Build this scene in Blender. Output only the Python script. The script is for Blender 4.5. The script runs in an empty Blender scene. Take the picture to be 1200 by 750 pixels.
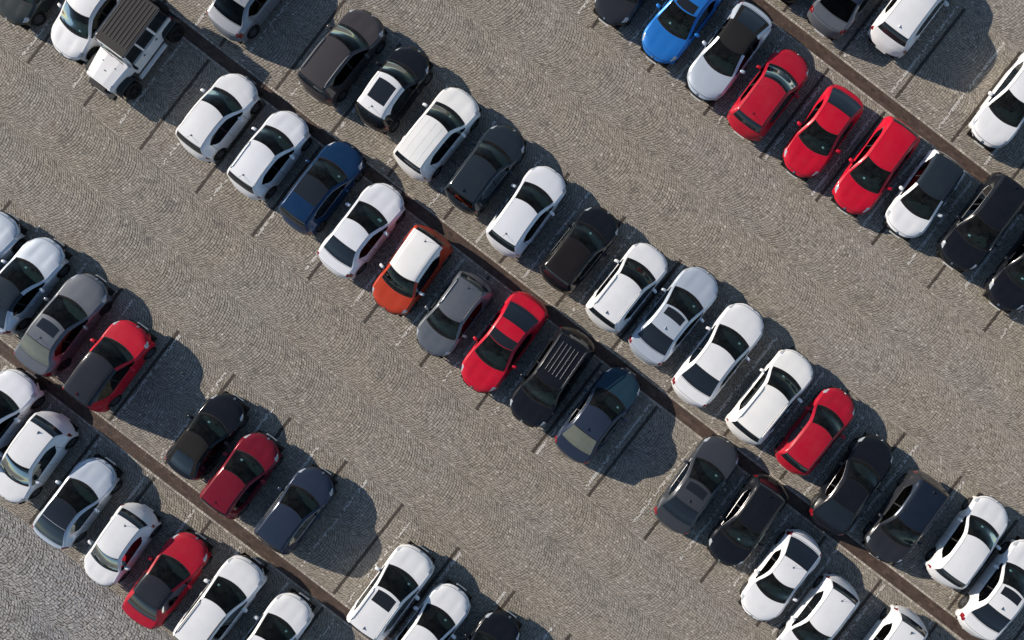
import bpy, bmesh, math, random
import numpy as np
from mathutils import Vector, Matrix
random.seed(7); rng = np.random.default_rng(7)
scene = bpy.context.scene
C = scene.collection
PI = math.pi
# ------------------------------------------------------------------ camera, sky, sun, exposure
PXM = 28.0                      # photograph pixels per metre on the ground
CAM = Vector((3.93, -1.96, 34.0))
cd = bpy.data.cameras.new("camera"); cam = bpy.data.objects.new("camera", cd); C.objects.link(cam)
cam.location = CAM; cd.sensor_width = 36; cd.lens = 36*CAM.z/(1200/PXM)
cd.shift_x = -CAM.x/(1200/PXM); cd.shift_y = -CAM.y/(1200/PXM)
cd.clip_start = 0.5; cd.clip_end = 1500
scene.camera = cam
scene.cycles.caustics_reflective = False; scene.cycles.caustics_refractive = False
SUN_DIR = Vector((-0.885, 0.465, 0)).normalized()      # towards the sun, on the ground
SUN_EL = math.radians(23.5)
sun_vec = Vector((SUN_DIR.x*math.cos(SUN_EL), SUN_DIR.y*math.cos(SUN_EL), math.sin(SUN_EL)))
w = bpy.data.worlds.new("World"); scene.world = w; w.use_nodes = True
nt = w.node_tree; nt.nodes.clear()
sky = nt.nodes.new('ShaderNodeTexSky'); sky.sky_type = 'NISHITA'; sky.sun_disc = False
sky.sun_elevation = SUN_EL; sky.sun_rotation = math.atan2(sun_vec.x, sun_vec.y)
sky.air_density = 1.0; sky.dust_density = 0.3; sky.ozone_density = 1.8
bg = nt.nodes.new('ShaderNodeBackground'); bg.inputs[1].default_value = 0.088
wo = nt.nodes.new('ShaderNodeOutputWorld')
nt.links.new(sky.outputs[0], bg.inputs[0]); nt.links.new(bg.outputs[0], wo.inputs[0])
sl = bpy.data.lights.new("sun", 'SUN'); sl.energy = 5.0; sl.angle = math.radians(0.5); sl.color = (1.0, 0.895, 0.775)
so = bpy.data.objects.new("sun", sl); C.objects.link(so); so.location = (-40, 20, 30)
so.rotation_euler = sun_vec.to_track_quat('Z', 'Y').to_euler()
scene.view_settings.view_transform = 'Standard'; scene.view_settings.look = 'None'
scene.view_settings.gamma = 1; scene.view_settings.use_curve_mapping = False
scene.view_settings.exposure = 0.45

# ------------------------------------------------------------------ helpers
def gpt(px, py, h=0.0):
    """place on the lot, at height h, of a spot measured on the survey picture"""
    g = Vector(((px-600)/PXM, (375-py)/PXM, 0.0))
    return g + (CAM-g)*(h/CAM.z)
def link(o, parent=None):
    C.objects.link(o)
    if parent is not None: o.parent = parent
    return o
def empty(name, loc, rz=0.0):
    o = bpy.data.objects.new(name, None); o.location = loc; o.rotation_euler = (0, 0, rz)
    o.empty_display_size = 0.3
    return link(o)
def mesh_np(name, V, F, mat, parent=None, smooth=False, attrs=None):
    V = np.asarray(V, dtype=np.float32); F = np.asarray(F, dtype=np.int32)
    me = bpy.data.meshes.new(name)
    n = len(F); k = F.shape[1]
    me.vertices.add(len(V)); me.vertices.foreach_set('co', V.ravel())
    me.loops.add(n*k); me.loops.foreach_set('vertex_index', F.ravel())
    me.polygons.add(n); me.polygons.foreach_set('loop_start', np.arange(0, n*k, k, dtype=np.int32))
    me.polygons.foreach_set('loop_total', np.full(n, k, dtype=np.int32))
    me.polygons.foreach_set('use_smooth', np.full(n, bool(smooth)))
    me.update(calc_edges=True)
    for an, av in (attrs or {}).items():
        a = me.attributes.new(an, 'FLOAT', 'POINT'); a.data.foreach_set('value', np.asarray(av, dtype=np.float32))
    me.materials.append(mat)
    o = bpy.data.objects.new(name, me)
    return link(o, parent)
def mesh_py(name, V, F, mat, parent=None, smooth=False):
    me = bpy.data.meshes.new(name); me.from_pydata([tuple(v) for v in V], [], F); me.update()
    if smooth: me.polygons.foreach_set('use_smooth', [True]*len(me.polygons))
    me.materials.append(mat)
    return link(bpy.data.objects.new(name, me), parent)
def bm_obj(name, bm, mat, parent=None, smooth=False):
    me = bpy.data.meshes.new(name); bm.to_mesh(me); bm.free()
    if smooth: me.polygons.foreach_set('use_smooth', [True]*len(me.polygons))
    me.materials.append(mat)
    return link(bpy.data.objects.new(name, me), parent)
def add_box(bm, c, s, rot=None, bevel=0.0):
    m = Matrix.Translation(Vector(c))
    if rot is not None: m = m @ rot
    r = bmesh.ops.create_cube(bm, size=1.0, matrix=m @ Matrix.Diagonal((s[0], s[1], s[2], 1)))
    if bevel > 0:
        es = list({e for v in r['verts'] for e in v.link_edges})
        bmesh.ops.bevel(bm, geom=es, offset=bevel, segments=2, affect='EDGES')
def box_obj(name, c, s, mat, parent, rot=None, bevel=0.0, smooth=False):
    bm = bmesh.new(); add_box(bm, c, s, rot, bevel); return bm_obj(name, bm, mat, parent, smooth)
def add_tube(bm, pts, r, seg=6):
    pts = [Vector(p) for p in pts]; rings = []
    for i, p in enumerate(pts):
        d = (pts[min(i+1, len(pts)-1)]-pts[max(i-1, 0)]).normalized()
        q = d.to_track_quat('Z', 'Y')
        rings.append([bm.verts.new(p + q @ Vector((math.cos(2*PI*k/seg)*r, math.sin(2*PI*k/seg)*r, 0))) for k in range(seg)])
    for a, b in zip(rings, rings[1:]):
        for k in range(seg): bm.faces.new((a[k], a[(k+1) % seg], b[(k+1) % seg], b[k]))
    bm.faces.new(rings[0][::-1]); bm.faces.new(rings[-1])

# ------------------------------------------------------------------ materials
def new_mat(name):
    m = bpy.data.materials.new(name); m.use_nodes = True
    return m, m.node_tree, m.node_tree.nodes['Principled BSDF']
def N(nt, t, **kw):
    n = nt.nodes.new(t)
    for k, v in kw.items(): setattr(n, k, v)
    return n
def ramp(nt, stops):
    r = N(nt, 'ShaderNodeValToRGB'); e = r.color_ramp.elements
    while len(e) < len(stops): e.new(0.5)
    for el, (p, c) in zip(e, stops):
        el.position = p; el.color = (*c, 1) if len(c) == 3 else c
    return r
def mixc(nt, a, b, fac, mode='MIX'):
    m = N(nt, 'ShaderNodeMix', data_type='RGBA', blend_type=mode)
    for s, v in ((m.inputs[6], a), (m.inputs[7], b), (m.inputs[0], fac)):
        if hasattr(v, 'links') or hasattr(v, 'is_linked'): nt.links.new(v, s)
        elif isinstance(v, (int, float)): s.default_value = v
        else: s.default_value = (*v, 1)
    return m.outputs[2]
def noise(nt, scale, detail=4, coord='Object', rough=0.6):
    tc = N(nt, 'ShaderNodeTexCoord'); n = N(nt, 'ShaderNodeTexNoise')
    n.inputs['Scale'].default_value = scale; n.inputs['Detail'].default_value = detail; n.inputs['Roughness'].default_value = rough
    nt.links.new(tc.outputs[coord], n.inputs['Vector']); return n.outputs['Fac']
MATS = {}
def paint(name, col, metallic=0.0, rough=0.32, dirt=0.12):
    if sum(col) < 0.3: dirt = min(dirt, 0.02); rough = 0.22
    if name in MATS: return MATS[name]
    m, nt, p = new_mat(name)
    # road film: soft, dull, slightly sandy veil with streaks
    f1 = noise(nt, 2.3, 6); f2 = noise(nt, 38, 3)
    r = ramp(nt, [(0.40, (0, 0, 0)), (0.75, (1, 1, 1))]); nt.links.new(f1, r.inputs[0])
    mm = N(nt, 'ShaderNodeMath', operation='MULTIPLY'); mm.inputs[1].default_value = dirt
    nt.links.new(r.outputs[0], mm.inputs[0])
    nt.links.new(mixc(nt, col, (0.27, 0.24, 0.20), mm.outputs[0]), p.inputs['Base Color'])
    p.inputs['Metallic'].default_value = metallic
    rr = N(nt, 'ShaderNodeMapRange'); rr.inputs[3].default_value = rough-0.05; rr.inputs[4].default_value = rough+(0.06 if sum(col) < 0.3 else 0.16)
    nt.links.new(f2, rr.inputs[0]); nt.links.new(rr.outputs[0], p.inputs['Roughness'])
    dk = sum(col) < 0.3
    sat = max(col) > 2.2*min(col)
    p.inputs['Coat Weight'].default_value = 0.28 if dk else (0.22 if sat else 0.5); p.inputs['Coat Roughness'].default_value = 0.07
    p.inputs['Specular IOR Level'].default_value = 0.2 if (dk or sat) else 0.4
    MATS[name] = m; return m
def plain(name, col, rough=0.6, metallic=0.0, nz=0.15, scale=30, coat=0.0, spec=0.5):
    if name in MATS: return MATS[name]
    m, nt, p = new_mat(name)
    f = noise(nt, scale, 3)
    d = tuple(c*(1-nz) for c in col); l = tuple(min(1, c*(1+nz)) for c in col)
    nt.links.new(mixc(nt, d, l, f), p.inputs['Base Color'])
    p.inputs['Roughness'].default_value = rough; p.inputs['Metallic'].default_value = metallic
    p.inputs['Coat Weight'].default_value = coat; p.inputs['Specular IOR Level'].default_value = 0.15 if rough >= 0.55 and metallic < .1 else spec
    MATS[name] = m; return m
def glass(name, tint, dust=1.0):
    m, nt, p = new_mat(name)
    tr = N(nt, 'ShaderNodeBsdfTransparent'); tr.inputs[0].default_value = (*tint, 1)
    gl = N(nt, 'ShaderNodeBsdfGlossy'); gl.inputs['Roughness'].default_value = 0.03; gl.inputs[0].default_value = (0.45, 0.50, 0.50, 1)
    fr = N(nt, 'ShaderNodeFresnel'); fr.inputs[0].default_value = 1.26
    # faint dust film on the pane
    df = N(nt, 'ShaderNodeBsdfDiffuse'); df.inputs[0].default_value = (0.35, 0.36, 0.34, 1)
    f = noise(nt, 3.0, 5); r = ramp(nt, [(0.35, (0.008*dust,)*3), (0.8, (0.06*dust, 0.06*dust, 0.06*dust))]); nt.links.new(f, r.inputs[0])
    m1 = N(nt, 'ShaderNodeMixShader'); nt.links.new(r.outputs[0], m1.inputs[0]); nt.links.new(tr.outputs[0], m1.inputs[1]); nt.links.new(df.outputs[0], m1.inputs[2])
    m2 = N(nt, 'ShaderNodeMixShader'); nt.links.new(fr.outputs[0], m2.inputs[0]); nt.links.new(m1.outputs[0], m2.inputs[1]); nt.links.new(gl.outputs[0], m2.inputs[2])
    nt.links.new(m2.outputs[0], nt.nodes['Material Output'].inputs[0])
    nt.nodes.remove(p); return m
GLASS = glass('windscreen_glass', (0.42, 0.60, 0.62), 0.8)
GLASS_DARK = glass('privacy_glass', (0.05, 0.06, 0.065), 0.12)
GLASS_PALE = plain('pale_rear_glass', (0.115, 0.125, 0.10), 0.3, nz=0.25, scale=4, coat=0.3)
BLACKGLASS = plain('black_roof_glass', (0.012, 0.013, 0.015), 0.08, nz=0.3, coat=0.6)
DARKGLASS = plain('dark_rear_glass', (0.010, 0.014, 0.018), 0.12, nz=0.3, coat=0.5)
RUBBER = plain('tyre_rubber', (0.018, 0.018, 0.018), 0.85)
TRIM = plain('black_trim', (0.018, 0.018, 0.02), 0.55)
CLAD = plain('grey_black_cladding', (0.035, 0.036, 0.038), 0.7)
GAP = plain('shut_line_dark', (0.02, 0.02, 0.02), 0.9)
RIM = plain('alloy_silver', (0.22, 0.225, 0.235), 0.4, 0.8)
RIMDARK = plain('alloy_dark', (0.08, 0.08, 0.085), 0.4, 0.8)
CHROME = plain('chrome', (0.38, 0.38, 0.39), 0.40, 1.0, nz=0.05)
LAMP = plain('headlamp_lens', (0.42, 0.45, 0.48), 0.12, 0.3, coat=0.9)
REDLAMP = plain('tail_lamp_lens', (0.17, 0.004, 0.008), 0.2, coat=0.8)
BARM = plain('roof_bar_metal', (0.20, 0.20, 0.21), 0.5, 0.8)
PLATE = plain('plate_white', (0.75, 0.75, 0.72), 0.5, nz=0.04)
SEATM = plain('seat_fabric', (0.035, 0.035, 0.038), 0.85)
SEATT = plain('seat_beige', (0.22, 0.18, 0.13), 0.8)
DASH = plain('dashboard_plastic', (0.028, 0.03, 0.032), 0.6)
SOFT = plain('soft_top_fabric', (0.014, 0.014, 0.015), 0.9, scale=120)
SOFTB = plain('soft_top_brown_black', (0.013, 0.0125, 0.0125), 0.85, scale=120)
UNDER = plain('underbody', (0.012, 0.012, 0.012), 0.9)
PAPER_GLINT = plain('paper_and_glint_white', (0.7, 0.7, 0.66), 0.8)  # ticket paper; also the white of the modelled dashboard glints
COL = {
 'white': paint('paint_white', (0.72, 0.725, 0.73), dirt=0.10),
 'pearl': paint('paint_pearl_white', (0.72, 0.735, 0.76), dirt=0.08, metallic=0.1),
 'warmwhite': paint('paint_warm_white', (0.80, 0.79, 0.76), dirt=0.08),
 'silverwhite': paint('paint_pale_silver', (0.50, 0.555, 0.62), dirt=0.06, metallic=0.35),
 'silver': paint('paint_silver', (0.25, 0.27, 0.30), metallic=0.4),
 'grey': paint('paint_grey', (0.105, 0.118, 0.138), metallic=0.3),
 'darkgrey': paint('paint_dark_grey', (0.024, 0.026, 0.032), metallic=0.15),
 'taupe': paint('paint_taupe_grey', (0.062, 0.055, 0.056), metallic=0.2),
 'olive': paint('paint_green_grey', (0.040, 0.046, 0.042), metallic=0.3),
 'sedangrey': paint('paint_mid_dark_grey', (0.048, 0.053, 0.062), metallic=0.2),
 'slate': paint('paint_slate', (0.018, 0.027, 0.036), metallic=0.15),
 'bluegrey': paint('paint_blue_grey', (0.024, 0.036, 0.062), metallic=0.2),
 'midnight': paint('paint_midnight', (0.012, 0.02, 0.036), metallic=0.3),
 'teal': paint('paint_petrol_blue', (0.020, 0.050, 0.075), metallic=0.3),
 'black': paint('paint_black', (0.007, 0.008, 0.011), dirt=0.012),
 'brownblack': paint('paint_brown_black', (0.013, 0.010, 0.009), dirt=0.01),
 'red': paint('paint_red', (0.46, 0.004, 0.022), dirt=0.04),
 'crimson': paint('paint_crimson', (0.36, 0.006, 0.022), dirt=0.05),
 'darkred': paint('paint_dark_red', (0.17, 0.008, 0.020), dirt=0.06, metallic=0.2),
 'blue': paint('paint_blue', (0.015, 0.15, 0.48), dirt=0.03, metallic=0.2),
 'navy': paint('paint_navy', (0.006, 0.030, 0.085), dirt=0.02, metallic=0.2),
 'orange': paint('paint_orange', (0.40, 0.038, 0.014), dirt=0.05),
}

# ------------------------------------------------------------------ the lot: frame u (along the rows), v (across)
UA = math.radians(37.7)
U = Vector((math.cos(UA), -math.sin(UA), 0)); Vv = Vector((math.sin(UA), math.cos(UA), 0))
ROWS = [-14.0, 1.22, 16.8]
DARK0, DARKP = -16.69, 2.965
WHITE0, WHITEP = -3.17, 2.475
HALFG = 0.235               # half width of the brown brick strip
def ab(a, b, z=0.0): return (a*U.x+b*Vv.x, a*U.y+b*Vv.y, z)

# ground sheet (joint bed) reaching far out
m, nt, p = new_mat('joint_sand')
tc = N(nt, 'ShaderNodeTexCoord')
vo = N(nt, 'ShaderNodeTexVoronoi', feature='DISTANCE_TO_EDGE'); vo.inputs['Scale'].default_value = 9.0; vo.inputs['Randomness'].default_value = 0.55
nt.links.new(tc.outputs['Object'], vo.inputs['Vector'])
sep = N(nt, 'ShaderNodeSeparateXYZ'); nt.links.new(tc.outputs['Object'], sep.inputs[0])
ax = N(nt, 'ShaderNodeMath', operation='ABSOLUTE'); nt.links.new(sep.outputs[0], ax.inputs[0])
ay = N(nt, 'ShaderNodeMath', operation='ABSOLUTE'); nt.links.new(sep.outputs[1], ay.inputs[0])
gx = N(nt, 'ShaderNodeMath', operation='GREATER_THAN'); gx.inputs[1].default_value = 24.5; nt.links.new(ax.outputs[0], gx.inputs[0])
gy = N(nt, 'ShaderNodeMath', operation='GREATER_THAN'); gy.inputs[1].default_value = 16.5; nt.links.new(ay.outputs[0], gy.inputs[0])
mx = N(nt, 'ShaderNodeMath', operation='MAXIMUM'); nt.links.new(gx.outputs[0], mx.inputs[0]); nt.links.new(gy.outputs[0], mx.inputs[1])
rr = ramp(nt, [(0.0, (0.10, 0.09, 0.08)), (0.09, (0.30, 0.275, 0.245))]); nt.links.new(vo.outputs['Distance'], rr.inputs[0])
f = noise(nt, 6, 4); bed = mixc(nt, (0.06, 0.051, 0.043), (0.105, 0.091, 0.078), f)
nt.links.new(mixc(nt, bed, rr.outputs[0], mx.outputs[0]), p.inputs['Base Color']); p.inputs['Roughness'].default_value = 0.95
G = 600
# Z of the bed: lower under the built paving
ground = mesh_py('ground', [(-G, -G, -0.009), (G, -G, -0.009), (G, G, -0.009), (-G, G, -0.009)], [(0, 1, 2, 3)], m)
ground['kind'] = 'structure'

def stone_mat(name, ramps, stain=True):
    m, nt, p = new_mat(name)
    at = N(nt, 'ShaderNodeAttribute'); at.attribute_name = 'tone'
    r = ramp(nt, ramps); nt.links.new(at.outputs['Fac'], r.inputs[0])
    col = r.outputs[0]
    if stain:
        big = noise(nt, 0.22, 3); rb = ramp(nt, [(0.40, (0, 0, 0)), (0.62, (1, 1, 1))]); nt.links.new(big, rb.inputs[0])
        warm = mixc(nt, (1.0, 0.965, 0.905), (0.985, 0.965, 0.965), rb.outputs[0])
        col = mixc(nt, col, warm, 1.0, 'MULTIPLY')
        rust = noise(nt, 0.9, 5, rough=0.7); rr = ramp(nt, [(0.60, (0, 0, 0)), (0.76, (0.55, 0.55, 0.55))]); nt.links.new(rust, rr.inputs[0])
        col = mixc(nt, col, (0.20, 0.15, 0.10), rr.outputs[0])
        bs = N(nt, 'ShaderNodeTexCoord')
        n2 = N(nt, 'ShaderNodeTexNoise'); n2.inputs['Scale'].default_value = 1.7; n2.inputs['Detail'].default_value = 4
        mp = N(nt, 'ShaderNodeMapping'); mp.inputs['Location'].default_value = (31, 17, 5); nt.links.new(bs.outputs['Object'], mp.inputs[0]); nt.links.new(mp.outputs[0], n2.inputs['Vector'])
        oil = ramp(nt, [(0.60, (0, 0, 0)), (0.72, (0.45, 0.45, 0.45))]); nt.links.new(n2.outputs['Fac'], oil.inputs[0])
        col = mixc(nt, col, (0.10, 0.095, 0.09), oil.outputs[0])
    g = noise(nt, 60, 3); gr = mixc(nt, (0.86, 0.86, 0.86), (1.1, 1.1, 1.1), g)
    col = mixc(nt, col, gr, 1.0, 'MULTIPLY')
    nt.links.new(col, p.inputs['Base Color']); p.inputs['Roughness'].default_value = 0.8
    p.inputs['Specular IOR Level'].default_value = 0.3
    return m
GRANITE = stone_mat('granite_sett', [(0, (0.175, 0.160, 0.135)), (0.35, (0.275, 0.254, 0.219)), (0.75, (0.35, 0.328, 0.286)), (1, (0.48, 0.456, 0.405))])
GREYSETT = stone_mat('grey_sett', [(0, (0.20, 0.202, 0.202)), (0.35, (0.28, 0.283, 0.282)), (0.75, (0.34, 0.343, 0.342)), (1, (0.43, 0.433, 0.43))])
BROWN = stone_mat('brown_brick', [(0, (0.04, 0.027, 0.022)), (0.5, (0.072, 0.047, 0.037)), (1, (0.115, 0.08, 0.062))], stain=False)
DARKS = stone_mat('dark_basalt_sett', [(0, (0.045, 0.037, 0.031)), (0.5, (0.075, 0.062, 0.051)), (1, (0.12, 0.10, 0.08))], stain=False)
PALE = stone_mat('pale_kerb_sett', [(0, (0.28, 0.25, 0.21)), (0.5, (0.38, 0.34, 0.29)), (1, (0.52, 0.48, 0.41))], stain=False)
WPAINT = plain('worn_road_paint', (0.58, 0.56, 0.52), 0.7, nz=0.25, scale=18)

def stones_to_mesh(name, Q, tone, mat, parent, depth=0.010, inset=0.005, zj=0.0010, tilt=0.028):
    """Q: n x 4 x 2 corner points (world xy) of each sett; builds a chamfered top and four sloping sides"""
    n = len(Q); c = Q.mean(axis=1, keepdims=True)
    d = Q-c; ln = np.linalg.norm(d, axis=2, keepdims=True)
    top = c + d*(1-inset*1.5/np.maximum(ln, 1e-4))
    z0 = rng.normal(0, zj, n)
    gx, gy = rng.normal(0, tilt, n), rng.normal(0, tilt, n)
    rel = top-c
    zt = z0[:, None] + rel[:, :, 0]*gx[:, None] + rel[:, :, 1]*gy[:, None]
    zt = np.clip(zt, -0.006, 0.012)
    V = np.empty((n, 8, 3)); V[:, :4, :2] = Q; V[:, :4, 2] = -depth
    V[:, 4:, :2] = top; V[:, 4:, 2] = zt
    b = (np.arange(n)*8)[:, None, None]
    Ft = np.array([[4, 5, 6, 7], [0, 1, 5, 4], [1, 2, 6, 5], [2, 3, 7, 6], [3, 0, 4, 7]])[None]
    F = (b+Ft).reshape(-1, 4)
    o = mesh_np(name, V.reshape(-1, 3), F, mat, parent, attrs={'tone': np.repeat(tone, 8)})
    return o, V[:, 4:, :]

# arched fan bands of setts
Ux, Uy, Vx, Vy = U.x, U.y, Vv.x, Vv.y
quads = []; 
def band(b0, b1, irregular=0.0048, rowp=0.120, hd=50):
    wd = b1-b0; half = math.radians(hd); R = wd/(2*math.sin(half))
    ns = max(6, int(round(2*half*R/0.108)))
    amin, amax = -31.0, 31.0
    nk = int((amax-amin)/rowp)
    k = np.arange(nk+1)
    off = rng.uniform(0, rowp)
    # grid of corners: rows k, angles i ; neighbouring setts share a corner before the joint is cut
    th = np.linspace(-half, half, ns+1)
    A = amin+off+k[:, None]*rowp + (R*np.cos(th)-R)[None, :] + 0.02*np.sin(k*0.31+off*40)[:, None]
    B = (b0+b1)/2 + R*np.sin(th)[None, :] + np.zeros_like(A)
    # rows are staggered by half a stone
    sh = ((k % 2)*0.5)[:, None]*(2*half/ns)
    q = []
    for s in (0, 1):
        rows = k[:-1][(k[:-1] % 2) == s]
        t = th if s == 0 else np.concatenate([[-half], th[1:-1]+0.12*(th[1]-th[0]), [half]])
        a0 = amin+off+rows[:, None]*rowp + (R*np.cos(t)-R)[None]
        wob = 0.015*np.sin(rows*0.31+off*40)[:, None]+0.012*np.sin(rows[:, None]*0.13+t[None]*5)
        a0 = a0+wob; bb = (b0+b1)/2+R*np.sin(t)[None]+0*a0
        a1 = a0+rowp
        P = np.stack([np.stack([a0[:, :-1], bb[:, :-1]], -1), np.stack([a1[:, :-1], bb[:, :-1]], -1),
                      np.stack([a1[:, 1:], bb[:, 1:]], -1), np.stack([a0[:, 1:], bb[:, 1:]], -1)], axis=2)
        q.append(P.reshape(-1, 4, 2))
    q = np.concatenate(q)
    c = q.mean(axis=1, keepdims=True)
    q = c+(q-c)*rng.uniform(0.85, 0.91, (len(q), 1, 1)) + rng.normal(0, irregular, q.shape) + rng.normal(0, irregular*0.9, c.shape)
    return q
def course(b0, b1, step=0.11, gap=0.9, jit=0.004, a0=-31, a1=31):
    a = np.arange(a0, a1, step); a = a+rng.normal(0, 0.006, len(a))
    P = np.stack([np.stack([a[:-1], np.full(len(a)-1, b0)], -1), np.stack([a[1:], np.full(len(a)-1, b0)], -1),
                  np.stack([a[1:], np.full(len(a)-1, b1)], -1), np.stack([a[:-1], np.full(len(a)-1, b1)], -1)], axis=1)
    c = P.mean(axis=1, keepdims=True)
    return c+(P-c)*gap+rng.normal(0, jit, P.shape)
edges = []
allq = []
for i, rb in enumerate(ROWS):
    for sgn in (-1, 1):
        e0 = rb+sgn*(HALFG+0.12); e1 = rb+sgn*5.1
        n = 2
        for s in range(n):
            lo, hi = sorted((e0+(e1-e0)*s/n, e0+(e1-e0)*(s+1)/n)); allq.append(band(lo, hi))
        lo, hi = sorted((e1, e1+sgn*0.11)); allq.append(course(lo, hi))
aisles = [(-8.79, -4.0), (6.43, 11.59)]
for lo, hi in aisles:
    for s in range(2):
        allq.append(band(lo+0.11*s+(hi-lo)*s/2, lo+(hi-lo)*(s+1)/2))
    allq.append(course(lo+(hi-lo)/2, lo+(hi-lo)/2+0.11))
for s in range(5):
    allq.append(band(-19.21-(s+1)*2.6, -19.21-s*2.6, 0.011, 0.135))
    allq.append(band(22.01+s*2.6, 22.01+(s+1)*2.6))
Q = np.concatenate(allq)
wx_ = 0.018*np.sin(Q[..., 0]*2.1+1.3*np.sin(Q[..., 1]*1.7))+0.016*np.sin(Q[..., 1]*3.9+Q[..., 0]*1.1)
wy_ = 0.022*np.sin(Q[..., 0]*2.7+Q[..., 1]*2.3)*1.0
Q = Q+np.stack([wx_, wy_*0.6], -1)
cab = Q.mean(axis=1)
cx = cab[:, 0]*Ux+cab[:, 1]*Vx; cy = cab[:, 0]*Uy+cab[:, 1]*Vy
keep = (np.abs(cx) < 24.6) & (np.abs(cy) < 16.6)
# leave room for the dark divider strips
da = (cab[:, 0]-DARK0) % DARKP; da = np.minimum(da, DARKP-da)
install = np.zeros(len(cab), bool)
for rb in ROWS: install |= np.abs(cab[:, 1]-rb) < 5.12
keep &= ~((da < 0.03) & install)
Q = Q[keep]; cab = cab[keep]
# setts beside a divider strip are cut straight along it
kk = np.round((cab[:, 0]-DARK0)/DARKP)*DARKP+DARK0; sg = np.where(cab[:, 0] > kk, 1.0, -1.0)
inst = np.zeros(len(cab), bool)
for rb in ROWS: inst |= np.abs(cab[:, 1]-rb) < 5.12
near = inst & (np.abs(cab[:, 0]-kk) < 0.22)
dv = (Q[..., 0]-kk[:, None])*sg[:, None]
Q[..., 0] = np.where(near[:, None] & (dv < 0.064), kk[:, None]+sg[:, None]*0.064, Q[..., 0])
Qw = np.stack([Q[..., 0]*Ux+Q[..., 1]*Vx, Q[..., 0]*Uy+Q[..., 1]*Vy], -1)
tone = np.clip(rng.normal(0.5, 0.17, len(Q)), 0, 1)
cool = cab[:, 1] < -19.2
cobbles, _ = stones_to_mesh('cobblestones', Qw[~cool], tone[~cool], GRANITE, ground)
cobbles['kind'] = 'stuff'
rough_, _ = stones_to_mesh('worn_grey_cobblestones', Qw[cool], tone[cool], GREYSETT, ground, zj=0.003, tilt=0.08)
rough_['kind'] = 'stuff'

# brown brick strips between the rows, pale border courses
for rb in ROWS:
    q = []
    for k in range(4):
        b0 = rb-HALFG+k*HALFG/2
        q.append(course(b0, b0+HALFG/2, 0.21, 0.97, 0.001, -31+0.06*(k % 2)*2, 31))
    q = np.concatenate(q); qw = np.stack([q[..., 0]*Ux+q[..., 1]*Vx, q[..., 0]*Uy+q[..., 1]*Vy], -1)
    o, _ = stones_to_mesh('brick_gutter', qw, np.clip(rng.normal(0.5, 0.15, len(q)), 0, 1), BROWN, ground, zj=0.0008, tilt=0.01, inset=0.003)
    o.location.z = -0.003; o['kind'] = 'stuff'
    q = np.concatenate([course(rb-HALFG-0.115, rb-HALFG-0.01, 0.13), course(rb+HALFG+0.01, rb+HALFG+0.115, 0.13)])
    qw = np.stack([q[..., 0]*Ux+q[..., 1]*Vx, q[..., 0]*Uy+q[..., 1]*Vy], -1)
    o, _ = stones_to_mesh('pale_border_course', qw, np.clip(rng.normal(0.45, 0.3, len(q)), 0, 1), PALE, ground)
    o['kind'] = 'stuff'
def infield(x, y, mx=24.0, my=16.0): return abs(x) < mx and abs(y) < my
# dark sett strips between the old bays
for rb in ROWS:
    for sgn in (-1, 1):
        for k in range(-5, 18):
            a = DARK0+k*DARKP
            x, y, _ = ab(a, rb+sgn*2.7)
            if not infield(x, y): continue
            b = np.arange(0.40, 5.02, 0.115); q = []
            for s in (-1, 1):
                lo, hi = (a-0.058, a-0.002) if s < 0 else (a+0.002, a+0.058)
                for b0 in b:
                    bb0, bb1 = sorted((rb+sgn*(b0+0.03*s), rb+sgn*(b0+0.105+0.03*s)))
                    q.append([(lo, bb0), (hi, bb0), (hi, bb1), (lo, bb1)])
            q = np.array(q)+rng.normal(0, 0.003, (len(q), 4, 2))
            qw = np.stack([q[..., 0]*Ux+q[..., 1]*Vx, q[..., 0]*Uy+q[..., 1]*Vy], -1)
            o, _ = stones_to_mesh('dark_divider_strip', qw, np.clip(rng.normal(0.35, 0.15, len(q)), 0, 1), DARKS, ground, zj=0.001)
            o['kind'] = 'stuff'
# worn white bay lines: a thin sheet of paint left on the sett tops, two courses wide
for rb in ROWS:
    for sgn in (-1, 1):
        for k in range(-10, 16):
            a = WHITE0+k*WHITEP
            x, y, _ = ab(a, rb+sgn*2.7)
            if not infield(x, y): continue
            T = []; wear = rng.uniform(0.6, 0.98)
            for s_ in (-1, 1):
                b = 0.42+rng.uniform(0, .05)
                while b < 4.95:
                    ln = rng.uniform(.07, .105)
                    if rng.random() < wear*(0.75+0.25*math.sin(b*2.3+k)):
                        lo, hi = sorted((a+s_*.004, a+s_*rng.uniform(.045, .06)))
                        b0, b1 = sorted((rb+sgn*b, rb+sgn*(b+ln)))
                        T.append([(lo, b0), (hi, b0), (hi, b1), (lo, b1)])
                    b += ln+rng.uniform(.012, .03)
            T = np.array(T)+rng.normal(0, .004, (len(T), 4, 2))
            V = np.zeros((len(T), 4, 3)); V[..., 0] = T[..., 0]*Ux+T[..., 1]*Vx; V[..., 1] = T[..., 0]*Uy+T[..., 1]*Vy
            V[..., 2] = 0.007
            o = mesh_np('parking_line', V.reshape(-1, 3), np.arange(len(T)*4).reshape(-1, 4), WPAINT)
            o['kind'] = 'structure'

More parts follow.
